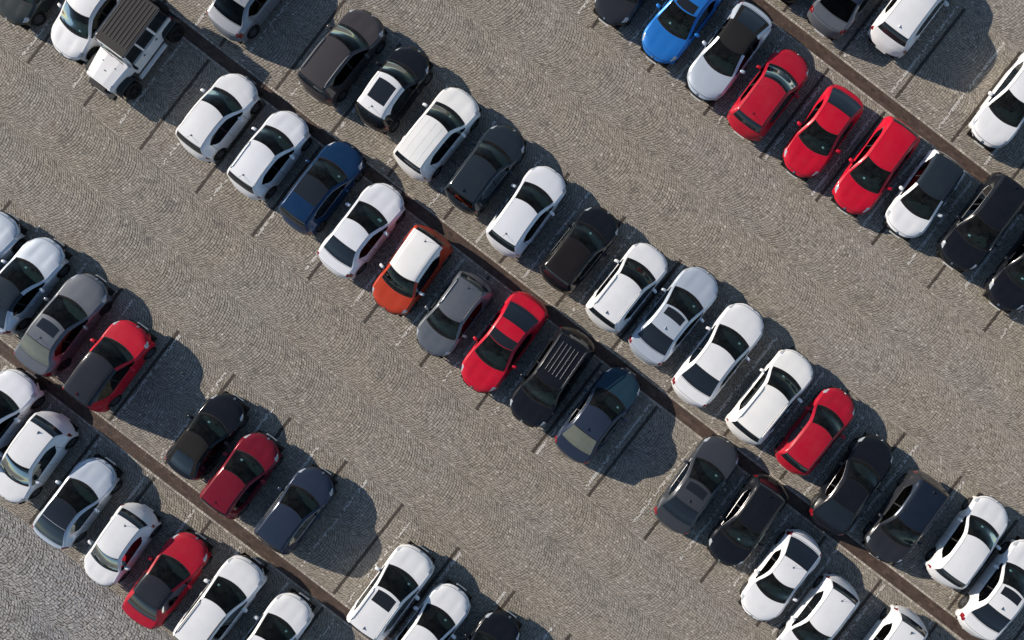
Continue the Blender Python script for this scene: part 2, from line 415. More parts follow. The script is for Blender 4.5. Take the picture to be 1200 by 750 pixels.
# ------------------------------------------------------------------ cars
def pchip(xs, ys):
    xs = np.array(xs, float); ys = np.array(ys, float); h = np.diff(xs); dl = np.diff(ys)/h
    d = np.zeros_like(ys)
    for i in range(1, len(xs)-1):
        if dl[i-1]*dl[i] > 0:
            w1 = 2*h[i]+h[i-1]; w2 = h[i]+2*h[i-1]; d[i] = (w1+w2)/(w1/dl[i-1]+w2/dl[i])
    d[0] = dl[0]; d[-1] = dl[-1]
    def f(x):
        i = min(max(int(np.searchsorted(xs, x))-1, 0), len(xs)-2)
        t = min(max((x-xs[i])/h[i], 0), 1)
        return ((1+2*t)*(1-t)**2*ys[i]+t*(1-t)**2*h[i]*d[i]+t*t*(3-2*t)*ys[i+1]+t*t*(t-1)*h[i]*d[i+1])
    return f
FJ = [1, 1, 1, 1, 1, .965, .93, .88, .82, .62, .42, .21, 0]     # lateral fraction of each section point
FR = [0, .13, .45, .78, .95, 1.0]
YS = [.88, .97, 1.0, .992, .962, .925]
NJ = len(FJ)
# columns: d, z, belt z, width factor, drop, low z        (distances for the nominal length)
T_HATCH = dict(L=4.10, W=1.78, H=1.47, cols=[
 (0.00, .50, .46, .80, .30, .36), (0.03, .61, .56, .88, .31, .26), (0.11, .71, .66, .94, .31, .21), (0.34, .81, .765, .985, .25, .20),
 (0.72, .90, .85, 1.0, .20, .20), (1.06, .97, .90, 1.0, .24, .20), (1.50, 1.25, .92, 1.0, .22, .20), (1.86, 1.41, .93, 1.0, .17, .20),
 (2.55, 1.47, .94, 1.0, .02, .20), (3.20, 1.445, .96, 1.0, -.02, .20), (3.60, 1.39, .97, .99, -.05, .20), (3.86, 1.06, .96, .975, -.12, .21),
 (3.99, .84, .80, .95, -.20, .23), (4.07, .66, .62, .92, -.24, .26), (4.10, .50, .46, .86, -.24, .34)],
 cowl=1.06, roof0=1.86, roof1=3.60, rglass=3.84, deck=None, wf=0.82, wr=3.36, bp=2.32, cp=3.28, hoodf=0.13)
T_SEDAN = dict(L=4.55, W=1.82, H=1.44, cols=[
 (0.00, .50, .46, .80, .32, .36), (0.03, .61, .56, .88, .33, .26), (0.12, .70, .66, .94, .33, .20), (0.40, .80, .755, .985, .26, .19),
 (0.85, .89, .84, 1.0, .20, .19), (1.25, .96, .89, 1.0, .24, .19), (1.72, 1.22, .91, 1.0, .22, .19), (2.10, 1.385, .92, 1.0, .17, .19),
 (2.70, 1.44, .93, 1.0, .03, .19), (3.18, 1.40, .94, 1.0, -.04, .19), (3.55, 1.25, .95, .995, -.09, .19), (3.92, 1.05, .955, .985, -.12, .19),
 (4.15, 1.02, .95, .97, -.14, .20), (4.38, .98, .93, .955, -.19, .22), (4.46, .80, .76, .94, -.23, .24), (4.52, .64, .60, .91, -.25, .27), (4.55, .48, .45, .85, -.25, .34)],
 cowl=1.25, roof0=2.10, roof1=3.18, rglass=3.92, deck=(3.95, 4.36), wf=0.88, wr=3.66, bp=2.55, cp=3.40, hoodf=0.14)
T_SUV = dict(L=4.25, W=1.83, H=1.62, cols=[
 (0.00, .56, .52, .82, .26, .38), (0.03, .70, .65, .90, .27, .30), (0.11, .83, .78, .95, .27, .27), (0.34, .93, .885, .99, .22, .26),
 (0.72, 1.00, .955, 1.0, .18, .26), (1.06, 1.06, .995, 1.0, .22, .26), (1.46, 1.36, 1.01, 1.0, .20, .26), (1.80, 1.55, 1.02, 1.0, .16, .26),
 (2.55, 1.62, 1.03, 1.0, .02, .26), (3.35, 1.60, 1.05, 1.0, -.02, .26), (3.82, 1.54, 1.06, .99, -.04, .26), (4.03, 1.17, 1.05, .975, -.10, .27),
 (4.14, .92, .88, .95, -.16, .29), (4.22, .72, .68, .93, -.20, .31), (4.25, .54, .50, .87, -.20, .38)],
 cowl=1.06, roof0=1.80, roof1=3.82, rglass=4.01, deck=None, wf=0.84, wr=3.42, bp=2.30, cp=3.45, hoodf=0.13)
T_COUPE = dict(L=4.35, W=1.80, H=1.40, cols=[
 (0.00, .48, .44, .78, .34, .34), (0.03, .59, .54, .87, .35, .25), (0.12, .68, .64, .93, .35, .19), (0.40, .78, .735, .985, .27, .18),
 (0.85, .87, .82, 1.0, .20, .18), (1.22, .93, .87, 1.0, .25, .18), (1.72, 1.21, .89, .995, .23, .18), (2.08, 1.35, .90, .99, .18, .18),
 (2.60, 1.40, .91, .99, .03, .18), (3.10, 1.35, .93, 1.0, -.04, .18), (3.55, 1.20, .94, 1.0, -.10, .18), (3.98, 1.00, .94, .98, -.15, .19),
 (4.18, .93, .89, .955, -.21, .21), (4.27, .76, .72, .93, -.26, .24), (4.32, .62, .58, .90, -.28, .27), (4.35, .48, .45, .84, -.28, .34)],
 cowl=1.22, roof0=2.08, roof1=3.10, rglass=3.96, deck=(4.0, 4.17), wf=0.84, wr=3.50, bp=2.62, cp=3.25, hoodf=0.14)
T_MINI = dict(T_HATCH); T_MINI = dict(L=3.85, W=1.76, H=1.50, cols=[
 (0.00, .54, .50, .78, .34, .36), (0.03, .66, .61, .87, .36, .28), (0.11, .76, .71, .93, .36, .23), (0.34, .86, .81, .985, .30, .22),
 (0.68, .93, .88, 1.0, .22, .22), (0.98, .98, .92, 1.0, .24, .22), (1.34, 1.26, .94, .995, .22, .22), (1.66, 1.43, .95, .99, .17, .22),
 (2.3, 1.50, .96, .99, .02, .22), (3.0, 1.475, .97, .985, -.03, .22), (3.38, 1.40, .98, .98, -.07, .22), (3.60, 1.08, .97, .965, -.15, .23),
 (3.74, .86, .82, .94, -.24, .25), (3.82, .66, .62, .91, -.28, .28), (3.85, .50, .46, .85, -.28, .36)],
 cowl=0.98, roof0=1.66, roof1=3.38, rglass=3.58, deck=None, wf=0.74, wr=3.18, bp=2.18, cp=3.0, hoodf=0.13)
TYPES = dict(hatch=T_HATCH, sedan=T_SEDAN, suv=T_SUV, coupe=T_COUPE, mini=T_MINI)

def lathe(name, prof, seg, mat):
    V = []; F = []
    n = len(prof)
    for k in range(seg):
        a = 2*PI*k/seg
        for r, y in prof: V.append((r*math.cos(a), y, r*math.sin(a)))
    for k in range(seg):
        for i in range(n-1):
            F.append((k*n+i, k*n+i+1, ((k+1) % seg)*n+i+1, ((k+1) % seg)*n+i))
    me = bpy.data.meshes.new(name); me.from_pydata(V, [], F); me.polygons.foreach_set('use_smooth', [True]*len(F)); me.materials.append(mat); return me
TYRE = lathe('tyre', [(.21, -.09), (.27, -.105), (.315, -.095), (.33, -.07), (.33, .07), (.315, .095), (.27, .105), (.21, .09)], 22, RUBBER)
def rim_mesh(mat, spokes=5):
    bm = bmesh.new()
    prof = [(.225, .085), (.205, .088), (.20, .03), (.0, .03)]
    seg = 20; rings = []
    for r, y in prof: rings.append([bm.verts.new((r*math.cos(2*PI*k/seg), y, r*math.sin(2*PI*k/seg))) for k in range(seg)] if r > 0 else None)
    for a, b in zip(rings, rings[1:]):
        if b is None: bm.faces.new(a)
        else:
            for k in range(seg): bm.faces.new((a[k], a[(k+1) % seg], b[(k+1) % seg], b[k]))
    for s in range(spokes):
        add_box(bm, (0, 0, 0), (.19, .03, .045), Matrix.Rotation(2*PI*s/spokes, 4, 'Y') @ Matrix.Translation((.10, .07, 0)))
    add_box(bm, (0, .075, 0), (.07, .035, .07), None, .01)
    me = bpy.data.meshes.new('rim'); bm.to_mesh(me); bm.free(); me.materials.append(mat); return me
RIMS = [rim_mesh(RIM, 5), rim_mesh(RIMDARK, 7)]
def seat_mesh(mat):
    bm = bmesh.new()
    add_box(bm, (0, 0, .12), (.5, .5, .16), None, .05)
    add_box(bm, (-.27, 0, .42), (.16, .48, .56), Matrix.Rotation(-.25, 4, 'Y'), .05)
    add_box(bm, (-.36, 0, .78), (.10, .25, .17), Matrix.Rotation(-.25, 4, 'Y'), .04)
    me = bpy.data.meshes.new('seat'); bm.to_mesh(me); bm.free(); me.materials.append(mat); return me
SEATS = {'dark': seat_mesh(SEATM), 'beige': seat_mesh(SEATT)}
bm = bmesh.new()
for i in range(14):
    a, b = 2*PI*i/14, 2*PI*(i+1)/14
    add_tube(bm, [(0, .18*math.cos(a), .18*math.sin(a)), (0, .18*math.cos(b), .18*math.sin(b))], .014, 5)
add_box(bm, (0, 0, 0), (.03, .34, .03)); add_box(bm, (0, 0, 0), (.05, .1, .1))
STEER = bpy.data.meshes.new('steering_wheel'); bm.to_mesh(STEER); bm.free(); STEER.materials.append(DASH)
bm = bmesh.new(); bmesh.ops.create_uvsphere(bm, u_segments=12, v_segments=8, radius=1)
for v in bm.verts:
    x, y, z = v.co; v.co = (0.085*math.copysign(abs(x)**.7, x), 0.125*math.copysign(abs(y)**.75, y), 0.075*math.copysign(abs(z)**.7, z))
    if v.co.x < -0.045: v.co.x = -0.045
MIRB = bpy.data.meshes.new('mirror_form'); bm.to_mesh(MIRB); bm.free(); MIRB.polygons.foreach_set('use_smooth', [True]*len(MIRB.polygons))
MIRRORS = {}
def mirror_mesh(key, mat):
    if key not in MIRRORS:
        me = MIRB.copy(); me.name = 'mirror'; me.materials.append(mat); MIRRORS[key] = me
    return MIRRORS[key]

def make_car(name, pos, ang, typ, L, col, label, roof=None, sunroof=None, rails=None, ribs=0, deckcol=None, rearglass='dark', hood=None,
             grooves=0, fin=None, seats='dark', cladding=None, W=None, trunkroof=None, pano=False, soft=False, rim=0, mirrorcol=None, slip=False,
             lamps=None, rrack=0, hoodlines=True, stripe=False, group='cars parked in rows on the cobbled lot', cat='car', pillars=None, chrome=False):
    T = TYPES[typ]; sc = L/T['L']; half = (W or T['W'])/2
    Hm = T['H']
    cols = np.array(T['cols'])
    dd = cols[:, 0]*sc
    cols[cols[:, 4] > 0.24, 4] *= 1.14; cols[:3, 3] -= np.array([.05, .03, .015])
    fz, fb, fw, fd, fl = [pchip(dd, cols[:, i]) for i in range(1, 6)]
    S = lambda v: v*sc
    root = empty(name, pos, ang); root['label'] = label; root['category'] = cat; root['group'] = group
    vr = random.Random(label); cols[:, 1] = np.where(cols[:, 1] > 1.1, cols[:, 1]*(1+vr.uniform(-.02, .02)), cols[:, 1])
    cols[6:9, 0] += vr.uniform(-.07, .06); cols[:4, 4] *= vr.uniform(.82, 1.12)
    dd = cols[:, 0]*sc; T = dict(T); T['roof0'] = cols[7, 0]; Hm = cols[:, 1].max()
    hbelt = max(cols[:, 2]); GH = Hm-hbelt
    wfx, wrx = L/2-(S(T['wf'])), L/2-(S(T['wr']))
    cp_ = T['cp']*sc; hf_, cw_ = T['hoodf']*sc, (T['cowl']-.06)*sc; crease = vr.uniform(.010, .024)
    def section(d):
        zc, zb, wf, dr, zl = fz(d), fb(d), fw(d), fd(d), fl(d)
        xs = L/2-d-dr*1.0
        R = 0.36
        for wx in (wfx, wrx):
            if abs(xs-wx) < R: zl = max(zl, 0.33+math.sqrt(R*R-(xs-wx)**2)*0.97-0.0)
        zl = min(zl, zb-0.10) if d > 0.3*sc and d < L-0.3*sc else zl
        pts = []
        hg = zc-zb; q = min(1, max(0, hg/GH))
        yb = half*wf*YS[5]
        yt = half*wf*(YS[5]-.205*q)
        for j in range(NJ):
            f = FJ[j]; drx = dr*(f**3 if (d < 0.5*sc or d > L-0.4*sc) else f*f)
            x = L/2-d-drx
            if j < 6: y = half*wf*YS[j]; z = zl+FR[j]*(zb-zl)
            elif j == 6: y = yb+(yt-yb)*.84; z = zb+.80*hg
            elif j == 7: y = yt-.025; z = zb+.915*hg
            elif j == 8: y = yt-.085; z = zb+.965*hg
            else:
                y8 = yt-.085; y = y8*(f/.82); z = zb+hg*(.965+.035*(1-(f/.82)**2))
            pts.append(Vector((x, y, z)))
        if hf_ < d < cw_ and hoodlines:              # bonnet pressings
            e = math.sin(PI*(d-hf_)/(cw_-hf_))**.6*crease
            pts[8].z -= .3*e; pts[9].z += e; pts[10].z -= .35*e; pts[11].z -= .35*e*(1 if crease > .016 else -1.5)
        tw = 0.0                                   # side glass tapers to a point towards the rear pillar
        if cp_-.40 < d < cp_: tw = ((d-cp_+.40)/.40)**1.6
        elif cp_ <= d < cp_+.16: tw = 1-(d-cp_)/.16
        if tw > 0:
            m_ = pts[5].lerp(pts[6], .62); pts[5] = pts[5].lerp(m_, tw*.98); pts[6] = pts[6].lerp(m_, tw*.98)
        return pts
    def surf(d, yf):
        """point on the upper surface at distance d and lateral fraction -1..1 of the glass half width"""
        p = section(d); s = 1 if yf >= 0 else -1; yf = abs(yf)
        k = [(p[j].y/p[8].y, p[j]) for j in range(12, 7, -1)]
        for (f0, a), (f1, b) in zip(k, k[1:]):
            if yf <= f1+1e-6:
                t = (yf-f0)/(f1-f0); r = a.lerp(b, t); return Vector((r.x, r.y*s, r.z))
        r = p[8]; return Vector((r.x, r.y*s, r.z))
    g = 0.007
    hf, cw, r0, r1, rg = S(T['hoodf']), S(T['cowl']), S(T['roof0']), S(T['roof1']), S(T['rglass'])
    bp, cp = S(T['bp']), S(T['cp'])
    deck = T['deck']
    fd0 = cw+0.12*sc; rdr1 = cp-0.05
    marks = [hf-g, hf+g, cw-0.055, cw-0.02, cw+0.03, r0, r0+.02, r1, rg, rg+.03, bp-.035, bp+.035, bp-g, bp+g, fd0-g, fd0+g, rdr1-g, rdr1+g, cp, L-.085, .045]
    sr = None
    if sunroof: sr = (r0+sunroof[0]*(r1-r0), r0+sunroof[1]*(r1-r0)); marks += list(sr)
    if trunkroof: marks.append(r0+trunkroof*(r1-r0))
    if deck: dk0, dk1 = S(deck[0])+.0, S(deck[1]); marks += [dk0-g, dk0+g, dk1-g, dk1+g]
    hl = lamps or (0.13, 0.42); hl = (S(hl[0]), S(hl[1])); tl = (max(rg+.02, L-.30) if typ != 'x' else 0, L-.10) if not deck else (L-.36, L-.11)
    marks += [hl[0], hl[1], tl[0], tl[1]]
    st = sorted(set([float(x) for x in dd]+[float(x) for x in marks]))
    full = [st[0]]
    for x in st[1:]:
        n = max(1, int(math.ceil((x-full[-1])/0.085)))
        a = full[-1]
        for k in range(1, n+1): full.append(a+(x-a)*k/n)
    full2 = [full[0]]
    for x in full[1:]:
        if x-full2[-1] > 0.004: full2.append(x)
    full = full2; n = len(full)
    secs = [section(d) for d in full]
    # pieces: key -> faces as (i, j, side)
    parts = {}
    body = COL[col] if isinstance(col, str) else col
    for i in range(n-1):
        dm = (full[i]+full[i+1])/2
        for j in range(NJ-1):
            for s in (1, -1):
                key = 'body'
                top = j >= 8; side = j < 5
                if top:
                    if dm < .045: key = 'grille' if j >= 9 else 'body'
                    elif dm < hf-g: key = 'body'
                    elif dm < hf+g: key = 'panel_gap'
                    elif dm < cw-.055: key = 'hood'
                    elif dm < cw-.02: key = 'cowl_panel'
                    elif dm < r0: key = 'windscreen'
                    elif dm < r1: key = 'roof'
                    elif dm < rg: key = 'rear_window'
                    elif deck and dk0-g < dm < dk0+g: key = 'panel_gap'
                    elif deck and dk0 < dm < dk1: key = 'trunk_lid'
                    elif deck and dk1-g < dm < dk1+g: key = 'panel_gap'
                    elif not deck and dm < L-.085: key = 'tailgate'
                    if key == 'rear_window' and j == 8 and soft: key = 'roof'
                    if sr and sr[0] < dm < sr[1] and j >= 9-(1 if pano else 0): key = 'sunroof'
                    if trunkroof and key == 'roof' and dm < r0+trunkroof*(r1-r0): key = 'roof_panel'
                elif j == 7 or j == 6:
                    if hf < dm < cw-.055 and j == 7: key = 'hood'
                    if hl[0] < dm < hl[1] and dm < hl[0]+(hl[1]-hl[0])*(1 if j == 7 else 1): key = 'headlight'
                    if r0 < dm < r1 and (roof or soft): key = 'roof'
                    if not deck and tl[0]+.05 < dm < tl[1] and j == 6: key = 'taillight'
                    if deck and tl[0]+.05 < dm < tl[1]: key = 'taillight'
                elif j == 5:
                    if cw+.03 < dm < bp-.035: key = 'side_window_front'
                    elif bp-.035 <= dm < bp+.035: key = 'pillar_trim'
                    elif bp+.035 <= dm < cp: key = 'side_window_rear'
                    if hl[0] < dm < hl[1]: key = 'headlight'
                    if tl[0] < dm < tl[1]: key = 'taillight'
                else:
                    if j == 0 and cladding: key = 'cladding'
                    elif j >= 1:
                        if fd0+g < dm < bp-g: key = 'door_front'
                        elif bp+g < dm < rdr1-g: key = 'door_rear'
                        elif fd0-g < dm < rdr1+g: key = 'panel_gap'
                    if j == 4 and hl[0] < dm < hl[1]-.08: key = 'headlight'
                    if j in (3, 4) and tl[0] < dm < tl[1]: key = 'taillight'
                if key in ('side_window_front', 'side_window_rear', 'door_front', 'door_rear', 'headlight', 'taillight', 'pillar_trim'): key += '+' if s > 0 else '-'
                parts.setdefault(key, []).append((i, j, s))
    gm = {'dark': DARKGLASS, 'privacy': GLASS_DARK, 'pale': GLASS_PALE}[rearglass]
    rm = body if roof is None else (COL[roof] if isinstance(roof, str) else roof)
    if soft: rm = SOFTB if soft == 'brown' else SOFT
    hm = COL[hood] if hood else body
    mats = {'body': body, 'grille': TRIM, 'panel_gap': GAP, 'hood': hm, 'cowl_panel': TRIM, 'windscreen': GLASS, 'roof': rm, 'rear_window': gm,
            'trunk_lid': body, 'tailgate': COL[deckcol] if deckcol else body, 'sunroof': BLACKGLASS, 'roof_panel': BLACKGLASS, 'pillar_trim': TRIM, 'cladding': CLAD}
    for key, fs in parts.items():
        nm = key.rstrip('+-'); mat = mats.get(nm)
        if nm.startswith('side_window'): mat = GLASS_DARK; nm = 'side_window'
        elif nm.startswith('door'): mat = body; nm = 'door'
        elif nm == 'headlight': mat = LAMP
        elif nm == 'taillight': mat = REDLAMP; nm = 'tail_light'
        idx = {}; V = []; F = []
        def vid(i, j, s):
            if j == NJ-1: s = 1
            k = (i, j, s)
            if k not in idx:
                p = secs[i][j]; idx[k] = len(V)
                V.append((p.x, p.y*s if j < NJ-1 else 0, p.z))
            return idx[k]
        for i, j, s in fs:
            q = [vid(i, j, s), vid(i+1, j, s), vid(i+1, j+1, s), vid(i, j+1, s)]
            if s > 0: q = q[::-1]
            F.append(tuple(q[::-1]) if False else tuple(q))
        o = mesh_py(nm, V, F, mat, root, smooth=True)
        if nm == 'panel_gap': o['kind'] = 'stuff'
    # chrome or black belt line and roof-edge seam
    for s in (1, -1):
        bm = bmesh.new()
        ln = [section(d) for d in np.linspace(cw+.05, cp-.16, 40)]
        add_tube(bm, [Vector((p[5].x, (p[5].y+.006)*s, p[5].z+.004)) for p in ln], .007, 4)
        if chrome: add_tube(bm, [Vector((p[6].x, (p[6].y+.005)*s, p[6].z+.004)) for p in ln], .006, 4)
        bm_obj('window_trim', bm, CHROME if chrome else TRIM, root)
        bm = bmesh.new()      # roof ditch
        ln = [section(d) for d in np.linspace(r0, r1, 12)]
        add_tube(bm, [Vector((p[8].x, p[8].y*s, p[8].z)) for p in ln], .006, 4)
        bm_obj('roof_ditch', bm, TRIM, root)
        if rails:
            bm = bmesh.new()
            ds = np.linspace(r0+.12, r1-.10, 12)
            pts = [section(d)[7].lerp(section(d)[8], .45) for d in ds]
            add_tube(bm, [Vector((p.x, p.y*s, p.z+(.045 if 0 < k < 11 else .0))) for k, p in enumerate(pts)], .017, 6)
            bm_obj('roof_rail', bm, CHROME if rails == 'chrome' else (TRIM if rails == 'black' else body), root)
        # mirror
        p = section(cw+.33*sc)[5]
        o = bpy.data.objects.new('mirror', mirror_mesh(mirrorcol or col, COL[mirrorcol] if mirrorcol else body)); link(o, root)
        o.location = (p.x, (p.y+.13)*s, p.z+.07); o.rotation_euler = (0, 0, 0.15*s)
        box_obj('mirror_arm', (p.x, (p.y+.03)*s, p.z+.03), (.05, .12, .03), TRIM, o).matrix_parent_inverse = o.matrix_basis.inverted()
        # handles
        for dh in (bp-.22, rdr1-.20):
            if typ == 'coupe' and dh > bp: continue
            p = section(dh)[3]; p4 = section(dh)[4]
            q = p.lerp(p4, .3)
            box_obj('door_handle', (q.x, (q.y+.012)*s, q.z), (.17, .03, .025), body, root, bevel=.006)
    # wheels
    for wx, nm in ((wfx, 'f'), (wrx, 'r')):
        for s in (1, -1):
            wroot = bpy.data.objects.new('wheel', TYRE); link(wroot, root); wroot.location = (wx, s*(half-.17), .33)
            if s < 0: wroot.rotation_euler = (0, 0, PI)
            link(bpy.data.objects.new('rim', RIMS[rim]), wroot)
    box_obj('underbody', (0, 0, .36), (L*.93, (half-.26)*2, .30), UNDER, root)
    # interior
    it = box_obj('interior', (L/2-(cw+r1)/2-.1, 0, .50), ((r1-cw)+.25, half*1.62, .08), SEATM, root)
    db = bmesh.new()
    add_box(db, (L/2-cw-.30, 0, .80), (.42, half*1.55, .17), None, .05)
    add_box(db, (L/2-cw-.50, half*.42, .86), (.16, .36, .12), None, .04)
    bm_obj('dashboard', db, DASH, root)
    so_ = bpy.data.objects.new('steering_wheel', STEER); link(so_, root); so_.location = (L/2-cw-.68, .36, .84); so_.rotation_euler = (0, -.45, 0)
    for sx, sy in ((r0-.02, .36), (r0-.02, -.36)):
        o = bpy.data.objects.new('seat', SEATS[seats]); link(o, root); o.location = (L/2-sx-.18, sy, .44)
    bb = bmesh.new(); add_box(bb, (L/2-(r0+.98*sc), 0, .56), (.45, 1.2, .16), None, .05); add_box(bb, (L/2-(r0+1.22*sc), 0, .80), (.15, 1.2, .5), Matrix.Rotation(-.25, 4, 'Y'), .05)
    bm_obj('rear_bench', bb, SEATT if seats == 'beige' else SEATM, root)
    for d0, nm in ((cw+.02, 'windscreen_seal'), (r0-.01, 'windscreen_seal'), (r1+.012, 'rear_window_seal')):
        bm = bmesh.new()
        add_tube(bm, [surf(d0, f)+Vector((0, 0, .003)) for f in np.linspace(-1, 1, 13)], .013, 4); bm_obj(nm, bm, TRIM, root)
    # wipers
    for y0 in (.62, -.12):
        bm = bmesh.new()
        pts = []
        for t in np.linspace(0, 1, 5):
            q = surf(cw+.035+.06*t*sc, y0-t*.72 if y0 > 0 else y0-t*.62); pts.append(q+Vector((0, 0, .012)))
        add_tube(bm, pts, .009, 4); bm_obj('wiper', bm, TRIM, root)
    # plates
    for d, zz in ((-.012, .42), (L+.012, .60)):
        sgn = 1 if d < 0 else -1
        q = surf(0.0, 0) if d < 0 else surf(L, 0)
        box_obj('number_plate', (q.x-.004*sgn, 0, q.z-.07), (.015, .50, .10), PLATE, root, Matrix.Rotation(-.15*sgn, 4, 'Y'))
    # front badge, grille bar
    q = surf(hf*.55, 0); bm = bmesh.new(); bmesh.ops.create_cone(bm, cap_ends=True, segments=12, radius1=.05, radius2=.045, depth=.012, matrix=Matrix.Translation(q+Vector((.01, 0, .004))) @ Matrix.Rotation(.7, 4, 'Y'))
    bm_obj('badge', bm, CHROME, root)
    # dark intake slots flanking the nose
    for s in (1, -1):
        bm = bmesh.new(); pts = []
        for t in np.linspace(0, 1, 5):
            q = surf(.035, .25+.62*t); pts.append(Vector((q.x+.012, q.y*s, q.z-.01)))
        add_tube(bm, pts, .020, 5); bm_obj('grille_slot', bm, TRIM, root)
    # aerial
    if fin != 'none':
        if fin is None: fin = random.choice(['fin', 'stub'])
        q = surf(r1-.22, 0)
        if fin == 'fin':
            mesh_py('antenna', [q+Vector((.10, 0, -.004)), q+Vector((-.08, .022, -.004)), q+Vector((-.08, -.022, -.004)), q+Vector((-.075, 0, .065))],
                    [(0, 1, 3), (1, 2, 3), (2, 0, 3), (0, 2, 1)], body if col not in ('white', 'pearl', 'warmwhite') or random.random() < .5 else TRIM, root)
        else:
            bm = bmesh.new(); add_box(bm, q+Vector((0, 0, .008)), (.07, .045, .03), None, .01); add_tube(bm, [q, q+Vector((-.16, 0, .16))], .006, 5)
            bm_obj('antenna', bm, TRIM, root)
    if ribs:
        for k in range(ribs):
            yf = -.62+1.24*k/(ribs-1); bm = bmesh.new()
            pts = [surf(d, yf)+Vector((0, 0, .012)) for d in np.linspace(r0+.45, r1-.25, 8)]
            add_tube(bm, pts, .014, 5); bm_obj('roof_bar', bm, BARM, root)
    if rrack:
        for k in range(rrack):
            d = r0+.35+(r1-r0-.7)*k/(rrack-1); bm = bmesh.new()
            pts = [surf(d, yf)+Vector((0, 0, .05)) for yf in (-1, -.5, 0, .5, 1)]
            add_tube(bm, pts, .016, 5); bm_obj('cross_bar', bm, TRIM, root)
    if grooves:
        for k in range(grooves):
            yf = -.55+1.1*k/(grooves-1); bm = bmesh.new()
            pts = [surf(d, yf)+Vector((0, 0, -.006)) for d in np.linspace(r0+.12, r1-.08, 10)]
            add_tube(bm, pts, .012, 6); bm_obj('roof_ridge', bm, rm, root, smooth=True)
    if not slip and random.random() < .55:
        q = surf(cw+.14+.1*random.random(), random.uniform(-.7, .7)); box_obj('dashboard_glint', q+Vector((-.02, 0, -.035)), (.07, .09, .03), PAPER_GLINT, root, Matrix.Rotation(.4, 4, 'Y'))  # small pale block added to imitate a glint on the dashboard
    if slip:
        q = surf(cw+.16, -.62); box_obj('ticket', q+Vector((-.01, 0, -.02)), (.12, .17, .004), PAPER_GLINT, root, Matrix.Rotation(.55, 4, 'Y'))
    return root

